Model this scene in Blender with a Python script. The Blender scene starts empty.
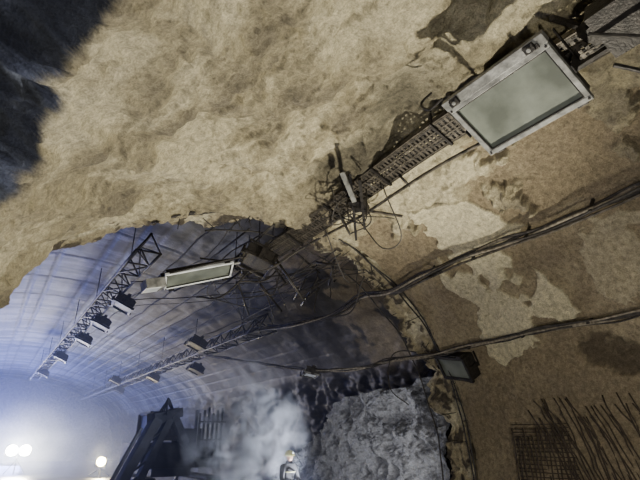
import bpy, math, random
import numpy as np
from mathutils import Vector, Matrix, Euler
random.seed(7); rng=np.random.RandomState(3)
H=2.1            # eye height above tunnel floor
CX,CZ=4.4,H-0.64 # centre of the near tunnel arch
scene=bpy.context.scene

# ------------------------------------------------------------ noise helpers
_perm=rng.permutation(4096)
def _hash(i,j,k):
    return _perm[(_perm[(_perm[i&4095]+j)&4095]+k)&4095]/4095.0
def vnoise(x,y,z):
    xi=np.floor(x).astype(int);yi=np.floor(y).astype(int);zi=np.floor(z).astype(int)
    xf=x-xi;yf=y-yi;zf=z-zi
    s=lambda t:t*t*t*(t*(t*6-15)+10)
    u,v,w=s(xf),s(yf),s(zf)
    def L(a,b,t):return a+(b-a)*t
    c=[[[_hash(xi+a,yi+b,zi+c_) for c_ in(0,1)]for b in(0,1)]for a in(0,1)]
    return L(L(L(c[0][0][0],c[1][0][0],u),L(c[0][1][0],c[1][1][0],u),v),
             L(L(c[0][0][1],c[1][0][1],u),L(c[0][1][1],c[1][1][1],u),v),w)*2-1
def fbm(x,y,z,o=4,g=.5):
    a=1;r=0;t=0
    for i in range(o):
        r=r+a*vnoise(x,y,z);t+=a;a*=g
        x,y=(x*.8+y*.6)*2.03+17.1,(y*.8-x*.6)*2.03+5.3;z=z*2.03+9.7
    return r/t
def sst(e0,e1,x):
    t=np.clip((x-e0)/(e1-e0),0,1);return t*t*(3-2*t)

# ------------------------------------------------------------ materials
def new_mat(name):
    m=bpy.data.materials.new(name);m.use_nodes=True
    nt=m.node_tree;b=nt.nodes['Principled BSDF'];return m,nt,b
def simple(name,col,rough=.6,metal=0.,var=.35,scale=6,bump=.2,bscale=40,emit=None,es=0):
    m,nt,b=new_mat(name);N=nt.nodes;Lk=nt.links
    tc=N.new('ShaderNodeTexCoord');no=N.new('ShaderNodeTexNoise');no.inputs['Scale'].default_value=scale;no.inputs['Detail'].default_value=6
    Lk.new(tc.outputs['Object'],no.inputs['Vector'])
    cr=N.new('ShaderNodeValToRGB');cr.color_ramp.elements[0].position=.35;cr.color_ramp.elements[1].position=.68
    cr.color_ramp.elements[0].color=[c*(1-var) for c in col]+[1];cr.color_ramp.elements[1].color=[min(1,c*(1+var)) for c in col]+[1]
    Lk.new(no.outputs['Fac'],cr.inputs['Fac']);Lk.new(cr.outputs['Color'],b.inputs['Base Color'])
    b.inputs['Roughness'].default_value=rough;b.inputs['Metallic'].default_value=metal
    n2=N.new('ShaderNodeTexNoise');n2.inputs['Scale'].default_value=bscale;n2.inputs['Detail'].default_value=5
    Lk.new(tc.outputs['Object'],n2.inputs['Vector'])
    bp=N.new('ShaderNodeBump');bp.inputs['Strength'].default_value=bump;bp.inputs['Distance'].default_value=.02
    Lk.new(n2.outputs['Fac'],bp.inputs['Height']);Lk.new(bp.outputs['Normal'],b.inputs['Normal'])
    if emit: b.inputs['Emission Color'].default_value=(*emit,1);b.inputs['Emission Strength'].default_value=es
    return m
def attr_mat(name,rough=.85,s1=9,s2=45,b1=.5,b2=.5,spec=.3,d1=.06,d2=.02,lo=.6,hi=1.3):
    m,nt,b=new_mat(name);N=nt.nodes;Lk=nt.links
    at=N.new('ShaderNodeAttribute');at.attribute_name='Col'
    tc=N.new('ShaderNodeTexCoord')
    def noise(s,d=8,r=.6):
        n=N.new('ShaderNodeTexNoise');n.inputs['Scale'].default_value=s;n.inputs['Detail'].default_value=d;n.inputs['Roughness'].default_value=r
        Lk.new(tc.outputs['Object'],n.inputs['Vector']);return n
    n1=noise(s1);n2=noise(s2,6,.7)
    r=N.new('ShaderNodeMapRange');r.inputs[1].default_value=.35;r.inputs[2].default_value=.68;r.inputs[3].default_value=lo;r.inputs[4].default_value=hi
    Lk.new(n1.outputs['Fac'],r.inputs[0])
    r2=N.new('ShaderNodeMapRange');r2.inputs[1].default_value=.35;r2.inputs[2].default_value=.65;r2.inputs[3].default_value=lo;r2.inputs[4].default_value=hi
    Lk.new(n2.outputs['Fac'],r2.inputs[0])
    mm=N.new('ShaderNodeMath');mm.operation='MULTIPLY';Lk.new(r.outputs[0],mm.inputs[0]);Lk.new(r2.outputs[0],mm.inputs[1])
    vm=N.new('ShaderNodeVectorMath');vm.operation='SCALE';Lk.new(at.outputs['Color'],vm.inputs[0]);Lk.new(mm.outputs[0],vm.inputs['Scale'])
    Lk.new(vm.outputs[0],b.inputs['Base Color'])
    b.inputs['Roughness'].default_value=rough;b.inputs['Specular IOR Level'].default_value=spec
    bp=N.new('ShaderNodeBump');bp.inputs['Strength'].default_value=b1;bp.inputs['Distance'].default_value=d1;Lk.new(n1.outputs['Fac'],bp.inputs['Height'])
    bp2=N.new('ShaderNodeBump');bp2.inputs['Strength'].default_value=b2;bp2.inputs['Distance'].default_value=d2;Lk.new(n2.outputs['Fac'],bp2.inputs['Height'])
    Lk.new(bp.outputs['Normal'],bp2.inputs['Normal']);Lk.new(bp2.outputs['Normal'],b.inputs['Normal'])
    return m
M_near=attr_mat('sprayed_concrete',rough=.9,spec=.2,s1=12,s2=46,b1=1,b2=1,d1=.075,d2=.05,lo=.72,hi=1.28)
M_far=attr_mat('sooty_lining',rough=.6,s1=1.6,s2=14,b1=.12,b2=.3,d1=.05,d2=.015,lo=.65,hi=1.25)
M_rock=attr_mat('broken_rock',rough=.6,s1=6,s2=30,b1=1,b2=.9,d1=.08,d2=.04,spec=.35,lo=.7,hi=1.2)
M_black=simple('charred_steel',(.025,.022,.02),.5,.5,.5,12,.4)
M_rust=simple('scorched_galvanised',(.075,.065,.052),.5,.5,.6,9,.4)
M_grey=simple('scorched_grey_paint',(.20,.20,.19),.55,.2,.5,7,.3)
M_glass=simple('frosted_sooty_glass',(.15,.165,.14),.3,0,.4,2.2,.1)
M_refl=simple('lamp_diffuser',(.8,.83,.85),.3,0,.2,4,.1)
M_cable=simple('burnt_cable_sheath',(.03,.026,.022),.7,0,.6,14,.5)
M_pale=simple('ash_covered_cable',(.20,.175,.135),.8,0,.5,14,.5)
M_rebar=simple('rusty_rebar',(.04,.028,.02),.7,.3,.5,20,.5)
M_mach=simple('machine_dark_paint',(.022,.025,.035),.7,0,.4,4,.2)
M_mach2=simple('machine_grey_panel',(.09,.10,.13),.6,.1,.3,4,.2)
M_coat=simple('turnout_coat_fabric',(.05,.05,.055),.85,0,.3,9,.3)
M_yel=simple('helmet_yellow',(.35,.33,.10),.4,0,.2,6,.05)
M_skin=simple('skin',(.5,.3,.22),.5,0,.1,8,.05)
M_strip=simple('reflective_strip',(.5,.5,.3),.3,.2,.1,8,.05)
M_floor=simple('wet_muddy_floor',(.06,.055,.05),.35,0,.5,1.5,.6,6)
M_em=simple('floodlight_lens',(.9,.9,.9),.3,emit=(1,.93,.68),es=500)
M_emy=simple('floodlight_lens_warm',(.9,.8,.5),.3,emit=(1,.78,.30),es=200)

# ------------------------------------------------------------ mesh helpers
class MB:
    def __init__(s): s.v=[];s.f=[];s.m=[];s.mats=[]
    def mi(s,mat):
        if mat not in s.mats:s.mats.append(mat)
        return s.mats.index(mat)
    def box(s,c,size,mat,R=None,taper=1.0):
        c=Vector(c);R=R or Matrix.Identity(3);b=len(s.v);i=s.mi(mat)
        for x,y,z in[(-1,-1,-1),(1,-1,-1),(1,1,-1),(-1,1,-1),(-1,-1,1),(1,-1,1),(1,1,1),(-1,1,1)]:
            t=taper if z>0 else 1
            s.v.append(c+R@Vector((x*size[0]/2*t,y*size[1]/2*t,z*size[2]/2)))
        for q in[(3,2,1,0),(4,5,6,7),(0,1,5,4),(1,2,6,5),(2,3,7,6),(3,0,4,7)]:
            s.f.append([b+k for k in q]);s.m.append(i)
    def bar(s,a,b_,w,h,mat):
        a=Vector(a);b_=Vector(b_);d=b_-a;L=d.length
        if L<1e-5:return
        q=d.to_track_quat('Y','Z').to_matrix();s.box((a+b_)/2,(w,L,h),mat,q)
    def tube(s,P,r,mat,seg=7,caps=True):
        P=[Vector(p) for p in P];n=len(P);i=s.mi(mat);b=len(s.v);up=None
        for k,p in enumerate(P):
            t=(P[min(k+1,n-1)]-P[max(k-1,0)]).normalized()
            if up is None:
                up=Vector((0,0,1)) if abs(t.z)<.9 else Vector((1,0,0))
            x=t.cross(up)
            if x.length<1e-4:x=t.cross(Vector((.3,.9,.1)))
            x.normalize();y=x.cross(t).normalized();up=y
            rr=r[k] if isinstance(r,(list,tuple)) else r
            for j in range(seg):
                a=2*math.pi*j/seg;s.v.append(p+x*math.cos(a)*rr+y*math.sin(a)*rr)
        for k in range(n-1):
            for j in range(seg):
                s.f.append([b+k*seg+j,b+k*seg+(j+1)%seg,b+(k+1)*seg+(j+1)%seg,b+(k+1)*seg+j]);s.m.append(i)
        if caps:
            s.f.append([b+j for j in range(seg)][::-1]);s.m.append(i)
            s.f.append([b+(n-1)*seg+j for j in range(seg)]);s.m.append(i)
    def obj(s,name,smooth=False,bevel=0,parent=None):
        me=bpy.data.meshes.new(name);me.from_pydata([tuple(v) for v in s.v],[],s.f)
        for m in s.mats:me.materials.append(m)
        me.polygons.foreach_set('material_index',s.m)
        if smooth:me.polygons.foreach_set('use_smooth',[True]*len(s.f))
        me.update();o=bpy.data.objects.new(name,me);scene.collection.objects.link(o)
        if bevel:
            b=o.modifiers.new('bevel','BEVEL');b.width=bevel;b.segments=2;b.limit_method='ANGLE'
        if parent:o.parent=parent
        return o
def smooth_path(P,n=10):
    P=[Vector(p) for p in P];out=[]
    Q=[P[0]*2-P[1]]+P+[P[-1]*2-P[-2]]
    for i in range(1,len(Q)-2):
        a,b,c,d=Q[i-1:i+3]
        for k in range(n):
            t=k/n
            out.append(.5*((2*b)+(c-a)*t+(2*a-5*b+4*c-d)*t*t+(3*b-a-3*c+d)*t**3))
    out.append(P[-1]);return out
def wobble(P,a,f=1.3,seed=0):
    r=random.Random(seed);ph=[r.uniform(0,6) for _ in range(6)];out=[];L=0;pp=P[0]
    for p in P:
        L+=(p-pp).length;pp=p
        out.append(p+Vector((math.sin(L*f*2+ph[0])+.5*math.sin(L*f*5+ph[1]),.3*math.sin(L*f*3+ph[4]),math.sin(L*f*2.3+ph[2])+.5*math.sin(L*f*4.6+ph[3])))*a)
    return out
def grid_obj(name,X,Y,Z,col,mat,flip=False):
    nu,nv=X.shape;co=np.stack([X,Y,Z],-1).reshape(-1,3).astype(np.float32)
    idx=np.arange(nu*nv).reshape(nu,nv)
    q=np.stack([idx[:-1,:-1],idx[1:,:-1],idx[1:,1:],idx[:-1,1:]],-1).reshape(-1,4)
    if flip:q=q[:,::-1]
    me=bpy.data.meshes.new(name);me.vertices.add(len(co));me.vertices.foreach_set('co',co.ravel())
    me.loops.add(q.size);me.loops.foreach_set('vertex_index',q.ravel().astype(np.int32))
    me.polygons.add(len(q));me.polygons.foreach_set('loop_start',np.arange(0,q.size,4,dtype=np.int32))
    me.polygons.foreach_set('loop_total',np.full(len(q),4,dtype=np.int32));me.update(calc_edges=True)
    me.polygons.foreach_set('use_smooth',[True]*len(q))
    a=me.color_attributes.new('Col','FLOAT_COLOR','POINT')
    c=np.concatenate([col.reshape(-1,3),np.ones((len(co),1))],1).astype(np.float32);a.data.foreach_set('color',c.ravel())
    me.materials.append(mat);o=bpy.data.objects.new(name,me);scene.collection.objects.link(o);return o
def mix(a,b,t): return a*(1-t[...,None])+np.array(b)*t[...,None]

def Rn(y): return 5.0+.4*np.clip((8-y)/6,0,1)
def wall(phi_deg,y,inset=0.):   # point on the near arch
    a=math.radians(phi_deg);r=float(Rn(y))-inset
    return Vector((CX+r*math.cos(a),y,CZ+r*math.sin(a)))

# ------------------------------------------------------------ near tunnel lining
nu,nv=1100,760
ph=np.linspace(-17,197,nu)[:,None]*np.ones((1,nv));yy=np.linspace(-5,8,nv)[None,:]*np.ones((nu,1))
a=np.radians(ph);R=Rn(yy);arc=R*a
n_big=fbm(arc*.45+yy*.35,yy*.22-arc*.1,yy*0+3,3)
n_mid=fbm(arc*1.3+yy*.7,yy*.8-arc*.4,yy*0+8,5,.55)
n_fin=fbm(arc*6,yy*5,yy*0+1,4,.6)
warp=fbm(arc*.9,yy*.9,yy*0+21,5,.55)
# spalled dark rock, left haunch
pb=147+(yy-3.7)*4.0; pb=np.clip(pb,120,158)
spd=(ph-pb)+warp*9+fbm(arc*3,yy*3,yy*0+4,4)*2.5
rockm=sst(-.2,.6,spd);rockd=sst(-1.0,6.0,spd)
# coarse sprayed coat vs smooth under-coat
coat=sst(.0,.05,(ph-64)/60+warp*.5+.12*n_mid)
def poly(pts):
    P=np.array(pts,float);x=ph+warp*8+n_mid*3;y=yy+n_mid*.3+warp*.25;inside=np.zeros(x.shape,bool);j=len(P)-1
    for i in range(len(P)):
        xi,yi=P[i];xj,yj=P[j]
        c=((yi>y)!=(yj>y))&(x<(xj-xi)*(y-yi)/(yj-yi+1e-9)+xi);inside^=c;j=i
    return inside.astype(float)
cream=poly([(72,6.2),(66,5.2),(54,4.6),(45,5.0),(36,4.7),(27,6.0),(28,7.1),(40,6.6),(52,7.0),(60,6.3)])
cream=np.maximum(cream,poly([(40,4.3),(48,3.6),(44,2.6),(36,2.8),(34,3.9)])*.4)
cream=cream*(1-sst(.30,.36,fbm(arc*1.5+5,yy*1.7,yy*0+11,3)))
hole=sst(1.0,.6,np.sqrt(((ph-25)/4.0)**2+((yy-4.25)/.50)**2)+1.6*n_mid)
low=sst(24,18,ph+warp*6)
# pock-marks, craters and flow ridges of the gunned coat
rid=1-np.abs(fbm(arc*1.3,yy*1.3,yy*0+30,4))
flow=1-2*np.abs(fbm(arc*.8+yy*.9,yy*.35-arc*.15,yy*0+40,4,.55))
crat=sst(.15,.34,fbm(arc*2.6,yy*2.2,yy*0+50,3))
rough_amt=.30+.70*coat
lump=fbm(arc*2.6,yy*2.4,yy*0+70,4,.5)
nearrim=sst(4.5,7.5,yy)*sst(112,140,ph)
leftin=sst(128,146,ph)*.22*(1-nearrim)
disp=n_big*.22*(1-.7*nearrim)+(n_mid*.15-flow*.11+crat*.05+lump*.05)*rough_amt+n_fin*.024*rough_amt-coat*.07-cream*.05+hole*.08+rockd*.80+leftin
disp+=rockd*((rid-.7)*.7+n_mid*.3+lump*.3+n_fin*.05)
led=fbm(arc*.6+2,yy*.5+4,yy*0+12,5,.6);ledge=sst(.0,.03,led-.10)+sst(.0,.03,led-.28);disp-=ledge*.06*coat*(1-rockm)
edge=sst(.35,0,8-yy)
disp+=nearrim*.36
X=CX+(R+disp)*np.cos(a);Z=CZ+(R+disp)*np.sin(a)
Y=yy+edge*(.10*fbm(arc*2.2,yy*0,yy*0+2,4))
col=np.ones(X.shape+(3,))*np.array([.27,.22,.145])           # smooth brown undercoat
col=mix(col,(.37,.31,.205),sst(-.2,.4,n_mid))
col=mix(col,(.36,.315,.205),coat)
col=mix(col,(.60,.54,.37),coat*sst(.02,.4,n_mid+n_big*.6+lump*.4)*.8)
col=mix(col,(.16,.14,.105),coat*sst(.05,.4,-n_mid-n_big*.3-lump*.3)*.65)
col=mix(col,(.64,.58,.40),cream*.95)
col=mix(col,(.23,.19,.13),low*.5)
soot_shade=sst(11,2,np.abs(ph-91+(yy-5)*.5)+warp*12)*sst(0,2,7.8-yy)*sst(2.6,4,yy)*.8  # soot band along the tray, its colour also standing in for the tray's shadow
col=mix(col,(.05,.045,.035),soot_shade)
col=mix(col,(.085,.068,.048),hole*.85)
rc=np.ones(X.shape+(3,))*np.array([.026,.03,.044]);rc=mix(rc,(.15,.17,.24),sst(.66,.97,rid)*sst(-.1,.4,lump+n_fin*.8))
col=col*(1-rockm[...,None])+rc*rockm[...,None]
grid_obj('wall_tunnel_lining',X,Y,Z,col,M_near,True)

# ------------------------------------------------------------ rim ring at the junction
nu,nv=900,90
ph=np.linspace(-17,197,nu)[:,None]*np.ones((1,nv));t=np.linspace(0,1,nv)[None,:]*np.ones((nu,1));a=np.radians(ph);arc=5*a
yy=8.02+np.minimum(t,.8)/.8*.9
n=fbm(arc*1.8,yy*2,yy*0+5,5,.6);n2=fbm(arc*6,yy*6,yy*0,4)
r=5.06+n*.16+n2*.05+sst(.8,1,t)*1.6+sst(.06,0,t)*.25+sst(112,140,ph)*.36
yy=yy+sst(.2,.8,t)*.75*fbm(arc*1.3,yy*0,yy*0+9,5,.6)
col=np.ones(r.shape+(3,))*np.array([.38,.33,.22]);col=mix(col,(.62,.57,.41),sst(-.05,.3,n));col=mix(col,(.10,.085,.065),sst(.08,.33,-n2-n*.5))
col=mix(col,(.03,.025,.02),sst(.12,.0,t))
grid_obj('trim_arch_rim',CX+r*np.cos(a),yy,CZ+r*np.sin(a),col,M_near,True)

# ------------------------------------------------------------ far vault
prof=smooth_path([(-9.5,0,-.2),(-9.6,0,2.6),(-8.0,0,5.2),(-4,0,7.1),(1,0,8.1),(6,0,7.5),(10,0,6.0),(12,0,4.0),(12.6,0,1.8),(12.6,0,-.2)],60)
px=np.array([p.x for p in prof]);pz=np.array([p.z for p in prof]);nu=len(prof)
nv=460;yv=8.6+(62-8.6)*np.linspace(0,1,nv)**1.4
X=px[:,None]*np.ones((1,nv));Z=pz[:,None]*np.ones((1,nv));Y=np.ones((nu,1))*yv[None,:]
s=np.concatenate([[0],np.cumsum(np.hypot(np.diff(px),np.diff(pz)))])[:,None]*np.ones((1,nv))
n=fbm(s*.5,Y*.4,Y*0,4);nn=fbm(s*1.4,Y*1.2,Y*0+33,4);wr=sst(11.4,12.0,X+n*.3)
seam=np.abs((s/.62)%1-.5)*2;seamY=np.abs((Y/3.0)%1-.5)*2
sm=np.maximum(sst(.84,.97,seam),sst(.94,.99,seamY))*(1-wr)
char=sst(36,15,Y+n*6)*sst(2.4,5.5,X+n*3)
sm=sm*(1-char*.8)
d=n*.03+sm*.06+wr*fbm(s*1.2,Y*1.2,Y*0+4,5)*.5+char*nn*.12
cx,cz=1.5,2.0;dl=np.hypot(X-cx,Z-cz)
col=np.ones(X.shape+(3,))*np.array([.21,.22,.26]);col=mix(col,(.035,.04,.055),sst(-.25,.22,fbm(s*.5,Y*1.6,Y*0+6,5,.6)))
col=mix(col,(.015,.017,.025),sm*.9)
col=mix(col,(.04,.036,.03),char*.95)
pe=sst(.05,.14,fbm(s*.8,Y*.8,Y*0+16,4));col=mix(col,(.24,.195,.125),sst(17,12,Y)*char*pe*.8)
col=mix(col,(.04,.037,.033),wr)
X=X+(X-cx)/dl*d;Z=Z+(Z-cz)/dl*d
grid_obj('wall_cavern_vault',X,Y,Z,col,M_far,False)

# end walls + floor
mb=MB();mb.box((1.5,62.2,4.2),(24,.3,9),M_grey);o=mb.obj('wall_far_end')
mb=MB();mb.box((4.2,-5.2,3.2),(13,.3,8),M_grey);mb.obj('wall_back')
nu,nv=120,300
fx=np.linspace(-10,13.2,nu)[:,None]*np.ones((1,nv));fy=np.linspace(-5.1,62.2,nv)[None,:]*np.ones((nu,1))
fz=fbm(fx*.6,fy*.6,fy*0,4)*.07
col=np.ones(fx.shape+(3,))*np.array([.07,.062,.052])
grid_obj('floor',fx,fy,fz,col,M_floor)

# ------------------------------------------------------------ rock mass on the right inside
nu,nv=420,420
u=np.linspace(0,1,nu)[:,None]*np.ones((1,nv));v=np.linspace(0,1,nv)[None,:]*np.ones((nu,1))
Y=9.3+v*9.5;top=3.85-.9*v-1.7*sst(.45,1,v)+.35*fbm(Y*.9,Y*0,Y*0,3)
Z=-.1+np.minimum(u/.75,1)*top;X=9.9+.35*u/.75+sst(.75,1,u)*2.3
n=fbm(Y*.9,Z*1.0,X*.3,5,.55);rg=1-2*np.abs(fbm(Y*1.6+3,Z*1.6,X*.6,5,.6));n3=fbm(Y*6,Z*6,X*2,4,.65)
X=X+n*.30-rg*.18+n3*.03;Z=Z+sst(.7,.8,u)*n*.25;Y=Y+fbm(Y*2,Z*2,X,3)*.12
col=np.ones(X.shape+(3,))*np.array([.13,.13,.14]);col=mix(col,(.31,.315,.33),sst(.1,.8,rg+n3*.5));col=mix(col,(.05,.05,.055),sst(.05,.4,-n3*.6-n*.6))
grid_obj('rock_face',X,Y,Z,col,M_rock,False)

# ------------------------------------------------------------ cable tray (perforated)
TX,TZ=4.85,4.2+H
mb=MB()
tilt=Matrix.Rotation(math.radians(22),3,'Y')
def tp(y): return Vector((TX+.03*math.sin(y*1.3),y,TZ-.05*math.sin(y*.8+1)-.08*float(sst(6,8,y))))
w=.42;ys=np.arange(-4,11.6,.085)
for k in range(0,len(ys)):
    p=tp(ys[k]);mb.box(p,(w,.045,.006),M_rust,tilt)
segs=np.arange(-4,11.8,.4)
for k in range(len(segs)-1):
    A,B=tp(segs[k]),tp(segs[k+1])
    for off in(-.5,-.17,.17,.5):
        o_=tilt@Vector((off*w,0,0));mb.bar(A+o_,B+o_,.035,.006,M_rust)
    for sgn in(-.5,.5):
        o_=tilt@Vector((sgn*w,0,.045));mb.bar(A+o_,B+o_,.012,.11,M_rust)
for y in np.arange(-3.2,11.4,1.45):
    p=tp(y);top=wall(math.degrees(math.atan2(p.z-CZ,p.x-CX)),y,.0)
    for sgn in(-1,1):
        q=p+tilt@Vector((sgn*.2,0,0));mb.tube([q+Vector((0,0,-.04)),Vector((q.x,y,top.z+(.25 if y<8 else .9)))],.012,M_black,6)
    mb.bar(p+tilt@Vector((-.25,0,-.03)),p+tilt@Vector((.25,0,-.03)),.045,.04,M_black)
tray=mb.obj('cable_tray')
mb=MB()
for k in range(8):
    P=[tp(y)+tilt@Vector((-.16+.046*k,0,.03+.012*(k%2))) for y in np.arange(-4,11.8,.3)]
    mb.tube(wobble(P,.012,1.1,k),.022,M_cable,6)
o=mb.obj('tray_cables',True);o.parent=tray
# conduit pipe beside tray
mb=MB();P=[Vector((5.22+.02*math.sin(y),y,4.0+H+.03*math.sin(y*1.7))) for y in np.arange(3.0,9.6,.3)]
mb.tube(P,.028,M_rust,8)
for y in(3.6,5.2,6.8,8.4):mb.bar((5.24,y,4.0+H),(5.0,y,TZ-.05),.03,.03,M_black)
mb.obj('conduit_pipe',True)

# ------------------------------------------------------------ tunnel floodlight fixture
def fixture(name,c,axisL,axisW,L=1.27,W=.80,D=.26,glass=M_glass,frame=M_grey,body=M_black,top=False):
    """c centre of glass; axisL long axis, axisW short axis; the glass faces  W x L"""
    l=Vector(axisL).normalized();w_=-Vector(axisW);w_=(w_-l*w_.dot(l)).normalized();n=l.cross(w_)
    Rm=Matrix((l,w_,n)).transposed()
    mb=MB();P=lambda x,y,z:Vector(c)+Rm@Vector((x,y,z))
    mb.box(P(0,0,-D*.55),(L*.94,W*.92,D*.7),body,Rm)                    # housing
    mb.box(P(0,0,-D*1.0),(L*.7,W*.6,D*.3),body,Rm,1)                     # ballast box
    fw=.06 if W>.52 else .04
    for sy in(-1,1):mb.box(P(0,sy*(W/2-fw/2),-.01),(L,fw,.06),frame,Rm)
    mb.box(P(0,-W/2-.02,-D*.3),(L*.98,.02,D*.55),frame,Rm)
    if top:
        mb.box(P(0,-W/2-.055,-.02),(L*1.02,.12,.09),frame,Rm)
        for sx in(-.38,.38):mb.box(P(sx*L,-W/2-.06,.04),(.11,.09,.05),body,Rm);mb.tube([P(sx*L,-W/2-.06,.05),P(sx*L,-W/2-.06,.09)],.025,frame,8)
    for sx in(-1,1):mb.box(P(sx*(L/2-fw/2),0,-.01),(fw,W-2*fw,.06),frame,Rm)
    mb.box(P(0,0,-.03),(L-2*fw,W-2*fw,.02),glass,Rm)
    for sy in(-1,1):mb.box(P(0,sy*(W/2-fw-.008),.002),(L-2*fw,.012,.03),body,Rm)
    for sx in(-1,1):mb.box(P(sx*(L/2-fw-.008),0,.002),(.012,W-2*fw,.03),body,Rm)
    for sx in(-.40,.40):                                                # latches & hinges
        mb.box(P(sx*L,-W/2-.03,-.03),(.12,.06,.14),body,Rm);mb.box(P(sx*L,W/2+.012,-.03),(.12,.03,.07),body,Rm)
    for sx in(-1,1):
        for sy in(-1,1):mb.tube([P(sx*(L/2-.03),sy*(W/2-.03),.02),P(sx*(L/2-.03),sy*(W/2-.03),.035)],.016,body,6)
    for sx in(-1,1):                                                      # yoke bracket
        mb.box(P(sx*(L/2+.03),0,-D*.55),(.015,.10,D*1.3),body,Rm)
        mb.box(P(sx*(L/2+.03),-W*.2,-D*.9),(.015,W*.6,.05),body,Rm)
    mb.box(P(0,0,-D*1.25),(L+.08,.10,.02),body,Rm)
    for k in range(6):mb.box(P(-L*.3+L*.12*k,0,-D*.95),(.015,W*.8,D*.3),body,Rm) # fins
    return mb.obj(name,bevel=.006)
f1=fixture('floodlight_fixture',(4.25,2.47,3.48+H),(0,1,0),(-.74,0,.40),1.30,.80,top=True)
mb=MB()
mb.bar((3.95,3.15,3.95+H),(4.9,3.15,4.3+H),.05,.05,M_black);mb.bar((3.95,1.75,3.95+H),(4.9,1.75,4.3+H),.05,.05,M_black)
mb.bar((4.9,.4,4.0+H),(4.9,3.3,4.0+H),.06,.05,M_black);mb.bar((4.5,.4,3.9+H),(5.3,1.5,3.8+H),.05,.05,M_rust)
mb.box((4.45,1.2,3.85+H),(.55,.7,.25),M_black,tilt);mb.box((4.9,.75,3.75+H),(.3,.5,.3),M_black,tilt)
mb.bar((4.3,.3,3.95+H),(4.5,1.7,3.95+H),.3,.12,M_black)
mb.tube(smooth_path([(3.9,3.2,3.9+H),(3.87,3.4,3.85+H),(3.85,3.5,4.0+H),(3.95,3.4,4.15+H)]),.016,M_black)
mb.tube(smooth_path([(4.7,1.6,3.6+H),(5.2,1.2,3.4+H),(5.4,.9,3.7+H),(5.2,.5,4.2+H)]),.025,M_black)
mb.tube(smooth_path([(4.3,1.6,3.8+H),(4.6,1.0,3.4+H),(5.2,.9,3.6+H),(5.7,.6,4.4+H)]),.02,M_cable)
o=mb.obj('mount_bracket');o.parent=f1
# next fixture on tray near the rim, dark box, plus hanging one
f2=fixture('floodlight_fixture',(4.35,9.3,3.62+H),(0.25,1,0),(-.74,0.1,.30),1.0,.75,.3,M_black,M_black)
f3=fixture('floodlight_fixture',(3.25,9.75,3.30+H),(1.75,-.25,.62),(-.0,.9,-.45),1.5,.50,.16,M_glass,M_refl)
mb=MB();mb.box((2.35,9.95,2.98+H),(.40,.46,.2),M_grey,Matrix.Rotation(-.3,3,'Y'));mb.box((2.32,9.93,2.87+H),(.32,.38,.03),M_refl,Matrix.Rotation(-.3,3,'Y'))
o=mb.obj('lamp_end_box',bevel=.01);o.parent=f3
mb=MB();mb.tube([(2.4,9.9,3.12+H),(4.1,9.6,3.72+H)],.025,M_grey);mb.tube([(2.6,9.6,3.2+H),(4.3,9.2,3.85+H)],.02,M_black)
o=mb.obj('hanger_rods');o.parent=f3
# wall floodlight near the rim (dark)
f4=fixture('floodlight_fixture',(8.72,7.75,1.50+H),(0.1,1,.2),(-.5,.1,.75),.95,.6,.35,M_glass,M_black)
mb=MB();mb.bar((8.9,7.6,1.7+H),(9.3,7.5,2.0+H),.05,.05,M_black);mb.bar((8.9,7.9,1.7+H),(9.3,7.9,2.0+H),.05,.05,M_black)
o=mb.obj('wall_bracket');o.parent=f4

# ------------------------------------------------------------ cable runs on right haunch
def bundle(name,path,n,r,spread,mats,seed=0):
    mb=MB();base=smooth_path(path,8)
    for k in range(n):
        rr=random.Random(seed*31+k);off=Vector((rr.uniform(-1,1),0,rr.uniform(-1,1)))*spread
        mb.tube(wobble([p+off for p in base],spread*.45,rr.uniform(.5,1.3),seed*31+k),r*rr.uniform(.6,1.2),mats[k%len(mats)],6)
    return mb.obj(name,True)
p2=[wall(53.5+.6*math.sin(y*1.3),y,.22) for y in np.arange(-4,8.1,1.0)]
p2+=[Vector((7.35,9.2,3.35+H)),Vector((7.35,10.8,3.15+H)),Vector((7.1,12.5,3.2+H)),Vector((7.0,15,3.45+H)),Vector((7.2,17,3.6+H))]
b2=bundle('cable_bundle',p2,7,.024,.055,[M_cable,M_pale,M_cable],1)
mb=MB()
mb.tube([p+Vector((-.02,0,-.11)) for p in p2[:13]],.024,M_rust,8)
for y in np.arange(-3.5,8,1.15):
    mb.bar(wall(53.5,y,-.05),wall(53.5,y,.35),.05,.03,M_black)
o=mb.obj('support_conduit');o.parent=b2
p3=[wall(31.0+.5*math.sin(y*1.1+1),y,.16) for y in np.arange(-4,8.1,1.0)]
p3+=[Vector((8.5,9.5,1.9+H)),Vector((8.35,11.5,1.85+H)),Vector((8.1,14.2,2.2+H)),Vector((7.5,17.5,2.85+H)),Vector((7.2,20,3.3+H))]
b3=bundle('cable_bundle',p3,6,.022,.05,[M_cable,M_pale,M_cable],2)
mb=MB()
for y in np.arange(-3.3,8,1.3):
    mb.bar(wall(31,y,-.05),wall(31,y,.25),.05,.03,M_black)
o=mb.obj('wall_clamps');o.parent=b3
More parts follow.
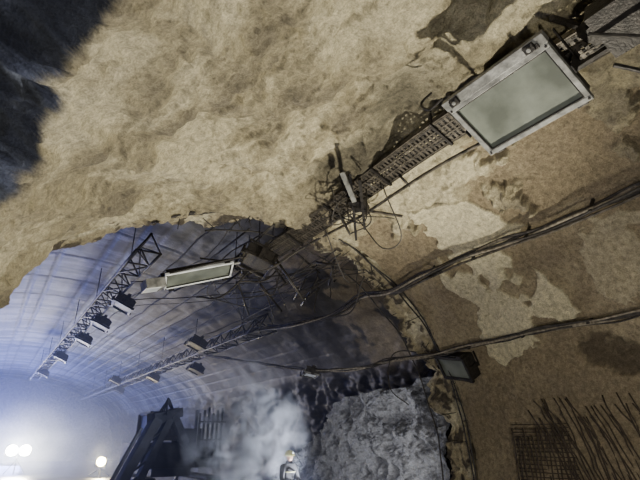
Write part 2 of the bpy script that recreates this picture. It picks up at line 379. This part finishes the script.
# thin hanging wires
mb=MB();rr=random.Random(5)
def wire(P,r=.009,m=M_cable,s=0):mb.tube(wobble(smooth_path(P,8),.02,1.2,s),r,m,5)
for k in range(20):
    y=rr.uniform(8.2,10.5);x=rr.uniform(4.3,6.9);z=rr.uniform(3.5,4.2)+H
    x2=x+rr.uniform(-1.2,1.2);y2=y+rr.uniform(-.6,1.6);z2=z+rr.uniform(-.9,.2)
    wire([(x,y,z),((x+x2)/2+rr.uniform(-.2,.2),(y+y2)/2,(z+z2)/2-rr.uniform(.0,.35)),(x2,y2,z2)],rr.uniform(.009,.024),s=k)
for k in range(12):   # around the tray strut
    x=rr.uniform(4.6,5.2);y=rr.uniform(5.0,7.0)
    wire([(x,y,TZ-.05),(x+rr.uniform(-.3,.4),y+rr.uniform(-.3,.3),TZ-rr.uniform(.2,.8)),(x+rr.uniform(-.6,.7),y+rr.uniform(-.7,.7),TZ-rr.uniform(-.1,.5))],rr.uniform(.008,.016),s=k+50)
wire([(5.0,5.6,TZ-.1),(5.6,5.9,TZ-.75),(5.5,6.3,TZ-.9),(5.2,6.6,TZ-.3)],.012,s=77)
wire([(5.1,7.6,TZ-.1),(6.0,8.2,TZ-.9),(6.9,8.6,TZ-.7),(7.3,8.8,3.4+H)],.012,s=78)
for k in range(13):   # lines spanning rim to trusses
    x=rr.uniform(3,7.5);y=8.4
    wire([(x,y,CZ+math.sqrt(max(.1,24.5-(x-CX)**2))-.05),(x*.9+.3,11+rr.uniform(-1,1),rr.uniform(3.5,4.1)+H),(rr.choice([2.5,6.9,7.2]),rr.uniform(13,18),3.9+H)],rr.uniform(.010,.022),s=k+90)
for k in range(16):   # steel struts at the junction
    x=rr.uniform(3.8,7.2);y=rr.uniform(8.6,11.5);z=rr.uniform(3.5,4.4)+H
    mb.tube([(x,y,z),(x+rr.uniform(-1.2,1.2),y+rr.uniform(-.5,1.4),z-rr.uniform(.1,.9))],.028,M_black,6)
wire([(8.9,8.6,2.0+H),(8.4,9.4,2.0+H),(8.3,9.5,1.2+H),(8.6,9.2,.8+H)],.014,s=120)
mb.obj('dangling_wires',True)
# rods along the arch edge
mb=MB()
for k,(r_,y_) in enumerate([(4.93,8.0),(4.96,8.1),(4.85,8.9)]):
    mb.tube(wobble([Vector((CX+r_*math.cos(math.radians(a_)),y_,CZ+r_*math.sin(math.radians(a_)))) for a_ in range(-10,125 if k<2 else 110,3)],.03,1.0,k),.018,M_black,6)
for k in range(50):
    a_=rr.uniform(-5,125);c_=Vector((math.cos(math.radians(a_)),0,math.sin(math.radians(a_))))
    b_=Vector((CX,8.0+rr.uniform(0,.9),CZ))+c_*5.0
    mb.tube([b_+c_*.1,b_-c_*rr.uniform(.05,.25)+Vector((rr.uniform(-.2,.2),rr.uniform(-.1,.2),0))],.009,M_black,5)
mb.obj('arch_reinforcement_bars',True)
# broken strut beneath tray
mb=MB()
mb.bar((4.15,5.2,3.8+H),(5.35,6.6,3.75+H),.05,.05,M_black);mb.bar((4.5,5.9,4.35+H),(4.9,6.3,3.3+H),.04,.04,M_black)
mb.bar((4.1,5.6,4.1+H),(4.5,5.8,3.75+H),.08,.03,M_grey);mb.bar((4.6,6.4,3.95+H),(5.5,5.7,3.7+H),.06,.03,M_rust)
mb.box((4.75,6.0,3.85+H),(.25,.3,.12),M_black,Euler((.3,.4,.5)).to_matrix())
mb.obj('broken_strut_bracket')

# ------------------------------------------------------------ lattice trusses
def truss(name,x,z,y0,y1,w=.55,h=.45,step=1.0,hang=1.2):
    mb=MB();c=[(-w/2,0),(w/2,0),(0,h)]
    for cx_,cz_ in c:mb.tube([(x+cx_,y,z+cz_) for y in np.arange(y0,y1+.1,1.)],.036,M_black,6)
    k=0;y=y0
    while y<y1-step:
        for (a0,a1),(b0,b1) in((c[0],c[1]),(c[1],c[2]),(c[2],c[0])):
            A=(x+a0,y,z+a1);B=(x+b0,y+step,z+b1)
            if k%2:A=(x+b0,y,z+b1);B=(x+a0,y+step,z+a1)
            mb.tube([A,B],.022,M_black,5);mb.tube([(x+a0,y,z+a1),(x+b0,y,z+b1)],.022,M_black,5)
        if k%5==2:
            mb.tube([(x,y,z+h),(x,y,z+h+hang)],.015,M_black,5)
        y+=step;k+=1
    return mb.obj(name,True)
truss('lattice_truss',2.35,4.0+H,10.8,41)
truss('lattice_truss',7.1,3.3+H,14.0,50,.65,.55)
for (x,y,z) in[(2.75,15.2,3.8),(2.7,18.4,3.8),(2.7,22,3.8),(2.5,27.5,3.8),(2.4,35,3.8)]:
    fixture('floodlight_fixture',(x,y,z+H-.1),(0.1,1,0),(-.8,0,.35),.9,.62,.28,M_black,M_black)
for (x,y,z) in[(5.9,17.4,3.25),(7.5,21.8,2.95),(7.1,27.4,3.1),(5.9,31,3.2),(7.2,36,3.1)]:
    fixture('floodlight_fixture',(x,y,z+H-.1),(0.1,1,0),(-.8,0,.35),.9,.62,.28,M_black,M_black)
fixture('floodlight_fixture',(8.2,13.1,1.85+H),(0.4,1,0),(-.8,0,.15),.8,.45,.2,M_refl,M_grey)
# sagging cables in the cavern
mb=MB()
for k in range(6):
    x=3.4+k*.6;z=4.45+H-.14*k
    wire([(x,9.0,z),(x-.1,15,z-.15),(x-.2,22,z-.05),(x-.4,30,z-.2)],.022,s=k+200)
mb.obj('overhead_cables',True)

# ------------------------------------------------------------ rebar mesh lower right
mb=MB()
for k in range(14):
    y=5.7+k*.09;tilt_=rr.uniform(-.05,.05)
    mb.tube(wobble([wall(p_,y+tilt_*(p_-4)*.1,.10+.03*rr.random()) for p_ in np.arange(-16,10+rr.uniform(-1.5,1.5),2.0)],.01,1,k),.014,M_rebar,5)
for k in range(30):
    p_=-14+k*.85;mb.tube(wobble([wall(p_,y,.11) for y in np.arange(5.65,7.0,.2)],.008,1,k),.010,M_rebar,5)
for k in range(36):
    y=3.7+k*.06;top=15.0+rr.uniform(-3,3);ln=rr.uniform(-.25,.25)
    mb.tube(wobble([wall(p_,y+ln*(p_/16.)+.4*(p_/16.),.10+.09*rr.random()) for p_ in np.arange(-16,top,2.0)],.016,1,k+40),.014,M_rebar,5)
mb.obj('rebar_mesh',True)

# ------------------------------------------------------------ excavating machine in haze
mb=MB()
bx_,by_=5.9,19.0
for sx in(-1.1,1.1):
    P=[(-1.9,.55),(-1.7,.2),(-1.2,.05),(1.2,.05),(1.7,.2),(1.9,.55),(1.5,.9),(-1.5,.9),(-1.9,.55)]
    for k in range(len(P)-1):mb.bar((bx_+sx,by_+P[k][0],P[k][1]),(bx_+sx,by_+P[k+1][0],P[k+1][1]),.5,.09,M_mach)
    mb.box((bx_+sx,by_,.5),(.4,3.0,.6),M_mach)
mb.box((bx_,by_+.3,1.05),(1.4,1.4,.3),M_mach)
mb.box((bx_,by_+.4,1.6),(2.6,3.0,.8),M_mach)
mb.box((bx_+.65,by_+1.0,2.25),(1.2,1.8,.5),M_mach)
mb.box((bx_-.7,by_-.5,2.15),(1.05,1.5,.15),M_mach);mb.box((bx_-.7,by_-.5,2.95),(1.0,1.45,.12),M_mach)
for sx in(-1.2,-.2):
    for sy in(-1.15,.2):mb.bar((bx_+sx,by_+sy,2.1),(bx_+sx,by_+sy,2.95),.1,.1,M_mach)
mb.box((bx_-.7,by_-.4,2.55),(.9,1.2,.7),M_mach2)
# leaning twin booms with cross bracing, rams and hoses
A0,A1=Vector((3.5,16.9,.15)),Vector((4.75,17.1,2.75));B0,B1=Vector((4.15,17.3,.15)),Vector((5.35,17.5,2.9))
mb.bar(A0,A1,.34,.30,M_mach);mb.bar(B0,B1,.26,.24,M_mach)
for k in range(6):
    t0=k/6;t1=(k+1)/6;mb.bar(A0.lerp(A1,t0),B0.lerp(B1,t1),.07,.07,M_mach)
mb.bar(A1+Vector((-.2,0,.0)),(bx_-.2,by_-1.2,3.0),.36,.30,M_mach);mb.bar(B1,(bx_+.2,by_-1.0,1.9),.28,.3,M_mach)
mb.tube([A0.lerp(A1,.2)+Vector((-.3,0,0)),A0.lerp(A1,.85)+Vector((-.28,0,.1))],.07,M_mach2)
for k in range(4):mb.tube(smooth_path([A1+Vector((.1*k,0,.1)),A1+Vector((.5,.6,.5+.06*k)),Vector((bx_,by_-1,2.3))]),.03,M_mach)
mb.box((3.75,16.8,.45),(.9,.7,.6),M_mach)
for k in range(6):
    mb.bar((bx_+.6+.17*k,by_-1.1,1.2),(bx_+.6+.17*k,by_-1.1,3.0+.1*(k%3)),.09,.07,M_mach2 if k%2 else M_mach)
for z_ in(1.5,2.1,2.7):mb.bar((bx_+.55,by_-1.15,z_),(bx_+1.6,by_-1.15,z_),.05,.06,M_mach)
mb.tube([(bx_+1.1,by_+.6,2.4),(bx_+1.1,by_+.6,3.2)],.09,M_mach)
mb.obj('excavator',bevel=.02)

# ------------------------------------------------------------ floodlights on stands
def tower(name,x,y,z,mat,energy,colr,heads=1,rad=.25):
    mb=MB();mb.tube([(x,y,.05),(x,y,z-.2)],.035,M_mach)
    for k in range(3):
        an=k*2.1+.4;mb.tube([(x,y,min(.9,z-.4)),(x+.7*math.cos(an),y+.7*math.sin(an),.03)],.025,M_mach)
    for h in range(heads):
        xx=x+(h-(heads-1)/2)*rad*2.4
        mb.box((xx,y+.03,z),(rad*2.2,.2,rad*2.1),M_mach);mb.tube([(xx,y-.06,z),(xx,y-.1,z)],rad,mat,20)
        mb.bar((xx-rad*1.2,y,z-rad*1.1),(xx+rad*1.2,y,z-rad*1.1),.04,.03,M_mach)
        for s_ in(-1,1):mb.bar((xx+rad*1.2*s_,y,z-rad*1.1),(xx+rad*1.2*s_,y,z+.05),.04,.03,M_mach)
    o=mb.obj(name)
    l=bpy.data.lights.new(name+'_beam','SPOT');l.energy=energy;l.color=colr;l.spot_size=math.radians(160);l.spot_blend=.6;l.shadow_soft_size=.3
    lo=bpy.data.objects.new('beam',l);lo.location=(x,y-.5,z);lo.rotation_euler=Vector((-.05,-1,.15)).to_track_quat('-Z','Y').to_euler();scene.collection.objects.link(lo);lo.parent=o
tower('work_floodlight',2.3,40,1.45,M_em,3200,(1,.95,.78),2,.32)
tower('work_floodlight',6.6,35,.85,M_emy,1600,(1,.85,.5),1,.26)

# ------------------------------------------------------------ firefighter
root=bpy.data.objects.new('firefighter',None);scene.collection.objects.link(root)
J={'pel':(0,0,.95),'spi':(0,.02,1.15),'che':(0,0,1.38),'nek':(0,-.01,1.5),'hd':(0,-.02,1.58),
'ls':(-.2,0,1.42),'le':(-.28,-.06,1.13),'lw':(-.24,-.28,.98),'rs':(.2,0,1.42),'re':(.29,-.03,1.13),'rw':(.27,-.24,.95),
'lh':(-.1,0,.9),'lk':(-.13,-.03,.5),'la':(-.14,.02,.09),'lt':(-.15,-.17,.05),'rh':(.1,0,.9),'rk':(.13,-.03,.5),'ra':(.15,.02,.09),'rt':(.16,-.17,.05)}
Rd={'pel':.16,'spi':.155,'che':.17,'nek':.07,'hd':.06,'ls':.1,'le':.068,'lw':.05,'rs':.1,'re':.068,'rw':.05,'lh':.115,'lk':.085,'la':.06,'lt':.05,'rh':.115,'rk':.085,'ra':.06,'rt':.05}
E=[('pel','spi'),('spi','che'),('che','nek'),('nek','hd'),('che','ls'),('ls','le'),('le','lw'),('che','rs'),('rs','re'),('re','rw'),('pel','lh'),('lh','lk'),('lk','la'),('la','lt'),('pel','rh'),('rh','rk'),('rk','ra'),('ra','rt')]
ks=list(J);me=bpy.data.meshes.new('body');me.from_pydata([J[k] for k in ks],[(ks.index(a_),ks.index(b_)) for a_,b_ in E],[])
bo=bpy.data.objects.new('body',me);scene.collection.objects.link(bo);bo.modifiers.new('skin','SKIN')
for i,k in enumerate(ks):
    sv=me.skin_vertices[0].data[i];sv.radius=(Rd[k],Rd[k]*.85);sv.use_root=(k=='pel')
ss=bo.modifiers.new('sub','SUBSURF');ss.levels=2;ss.render_levels=2;me.materials.append(M_coat);bo.parent=root
def sph(name,c,sc,mat,seg=24,cut=None):
    import bmesh
    bm=bmesh.new();bmesh.ops.create_uvsphere(bm,u_segments=seg,v_segments=seg//2,radius=1)
    if cut is not None:bmesh.ops.delete(bm,geom=[v for v in bm.verts if v.co.z<cut],context='VERTS')
    for f in bm.faces:f.smooth=True
    m_=bpy.data.meshes.new(name);bm.to_mesh(m_);m_.materials.append(mat);o=bpy.data.objects.new(name,m_);o.location=c;o.scale=sc;scene.collection.objects.link(o);o.parent=root;return o
sph('head',(0,-.03,1.67),(.078,.098,.12),M_skin);sph('nose',(0,-.128,1.66),(.014,.02,.022),M_skin)
for s_ in(-1,1):
    sph('eye',(s_*.03,-.115,1.685),(.012,.01,.009),M_coat);sph('ear',(s_*.08,-.02,1.665),(.012,.02,.032),M_skin)
sph('mouth',(0,-.117,1.615),(.024,.01,.006),M_rebar)
sph('helmet_shell',(0,-.02,1.70),(.125,.15,.13),M_yel,32,-.15);sph('helmet_brim',(0,-.01,1.69),(.15,.185,.018),M_yel,32)
sph('helmet_lamp',(0,-.17,1.76),(.03,.02,.03),M_refl)
mb=MB()
for zz,rx in((1.05,.172),(1.3,.178)):
    mb.tube([(rx*math.cos(t_),rx*.9*math.sin(t_),zz) for t_ in np.linspace(0,6.283,25)],.018,M_strip,5)
for s_,wp in((-1,(-.24,-.28,.98)),(1,(.27,-.24,.95))):
    for k in range(4):
        x=wp[0]+(-.03+.02*k);L=[.085,.1,.095,.075][k]
        mb.tube([(x,wp[1]-.05,wp[2]-.01),(x,wp[1]-.05-L*.6,wp[2]-.03),(x,wp[1]-.05-L*.75,wp[2]-.07)],[.011,.010,.008],M_mach2,6)
    mb.tube([(wp[0]-s_*.03,wp[1]-.02,wp[2]),(wp[0]-s_*.06,wp[1]-.06,wp[2]-.02),(wp[0]-s_*.05,wp[1]-.09,wp[2]-.05)],.011,M_mach2,6)
    mb.box((wp[0],wp[1]-.03,wp[2]-.01),(.085,.09,.035),M_mach2)
o=mb.obj('gloves_and_strips',True);o.parent=root
root.location=(7.05,12.3,0.02);root.rotation_euler=(0,0,math.radians(10))

# ------------------------------------------------------------ haze volumes
def vol(name,c,size,dens,colr,hetero=False,aniso=.3,nscale=1.1,lo=.47,hi=.62):
    mb=MB();m=bpy.data.materials.new(name);m.use_nodes=True;nt=m.node_tree;nt.nodes.clear()
    out=nt.nodes.new('ShaderNodeOutputMaterial');v=nt.nodes.new('ShaderNodeVolumePrincipled')
    v.inputs['Color'].default_value=(*colr,1);v.inputs['Anisotropy'].default_value=aniso;v.inputs['Density'].default_value=dens
    nt.links.new(v.outputs[0],out.inputs['Volume'])
    if hetero:
        tc=nt.nodes.new('ShaderNodeTexCoord');no=nt.nodes.new('ShaderNodeTexNoise');no.inputs['Scale'].default_value=nscale;no.inputs['Detail'].default_value=5;no.inputs['Distortion'].default_value=1.8
        nt.links.new(tc.outputs['Object'],no.inputs['Vector'])
        mr=nt.nodes.new('ShaderNodeMapRange');mr.inputs[1].default_value=lo;mr.inputs[2].default_value=hi;mr.inputs[3].default_value=0;mr.inputs[4].default_value=dens
        nt.links.new(no.outputs['Fac'],mr.inputs[0])
        ln=nt.nodes.new('ShaderNodeVectorMath');ln.operation='LENGTH'
        sc=nt.nodes.new('ShaderNodeVectorMath');sc.operation='DIVIDE';sc.inputs[1].default_value=[s_/2 for s_ in size]
        nt.links.new(tc.outputs['Object'],sc.inputs[0]);nt.links.new(sc.outputs[0],ln.inputs[0])
        fr=nt.nodes.new('ShaderNodeMapRange');fr.inputs[1].default_value=.3;fr.inputs[2].default_value=.97;fr.inputs[3].default_value=1;fr.inputs[4].default_value=0
        nt.links.new(ln.outputs['Value'],fr.inputs[0])
        mu=nt.nodes.new('ShaderNodeMath');mu.operation='MULTIPLY';nt.links.new(mr.outputs[0],mu.inputs[0]);nt.links.new(fr.outputs[0],mu.inputs[1])
        nt.links.new(mu.outputs[0],v.inputs['Density'])
    mb.box((0,0,0),size,m);o=mb.obj(name);o.location=c;return o
vol('tunnel_haze',(1.6,35.9,4.2),(23,51,8.8),.011,(.56,.64,1),aniso=.5)
vol('smoke_plume',(6.0,13.0,2.25),(4.3,2.7,4.5),2.4,(.86,.90,1),True,.0)
vol('glow_haze',(3.0,36.5,1.8),(12,9,6.5),.09,(.78,.84,1),True,.6,.35,.35,.65)  # denser haze added around the floodlights to spread their glow

# ------------------------------------------------------------ lights
def light(kind,loc,tgt,e,colr,size=.5,spot=100,blend=.6,name='lamp'):
    l=bpy.data.lights.new(name,kind);l.energy=e;l.color=colr
    if kind=='AREA':l.size=size
    else:l.shadow_soft_size=size
    if kind=='SPOT':l.spot_size=math.radians(spot);l.spot_blend=blend
    o=bpy.data.objects.new(name,l);o.location=loc;o.rotation_euler=(Vector(tgt)-Vector(loc)).to_track_quat('-Z','Y').to_euler();scene.collection.objects.link(o);return o
light('SPOT',(.3,-.8,1.2),(4.6,5.5,5.0),900,(1,.95,.81),.08,120,.9,'headlamp_light')
light('SPOT',(7.2,4.2,.4),(1.8,5.0,6.0),4300,(1,.94,.77),.08,110,.9,'ceiling_graze_fill')  # added low on the right, unseen, for grazing highlights on the ceiling
light('SPOT',(4.2,1.0,.5),(9,6.0,3.6),700,(1,.94,.80),.10,100,.9,'wall_fill')  # unseen fill added to light the side wall
light('AREA',(-2,34,.6),(-1,30,8),2300,(.30,.35,1),5,name='emergency_blue_light')
light('SPOT',(-4,19,.6),(0,16,8),2400,(.34,.40,1),.6,75,1,name='emergency_blue_light')
light('AREA',(1,54,1.2),(1,42,6),4800,(.34,.40,1),5,name='far_haze_fill')  # blue fill added behind the haze to brighten it, no lamp there
light('SPOT',(5.5,9.6,.3),(10.5,12.5,2.2),750,(.95,.96,1),.3,75,.8,'rock_fill')  # added below view to brighten the rock face
light('SPOT',(8.0,11.7,.3),(6.0,13.2,2.6),1900,(.86,.90,1),.2,80,.8,'plume_fill')  # added out of view so the plume shows up
light('SPOT',(5.2,7.6,.4),(5.6,10.0,6.3),330,(1,.94,.80),.12,90,.9,'junction_fill')  # extra light added to lift the dark tray and rim crossing
light('POINT',(-.5,3.4,.8),(0,0,0),150,(.48,.55,1),.15,name='blue_rock_fill')  # invented blue source, gives the left rock bluish highlights
w=bpy.data.worlds.new('World');scene.world=w;w.use_nodes=True
w.node_tree.nodes['Background'].inputs[0].default_value=(.10,.12,.2,1);w.node_tree.nodes['Background'].inputs[1].default_value=.15

# ------------------------------------------------------------ camera
cam=bpy.data.cameras.new('camera');cam.sensor_width=36;cam.lens=27;cam.clip_end=300;cam.clip_start=.05
co=bpy.data.objects.new('camera',cam);scene.collection.objects.link(co);scene.camera=co
co.location=(0,0,H);co.rotation_euler=(math.radians(90+22.6),0,math.radians(-33.2))
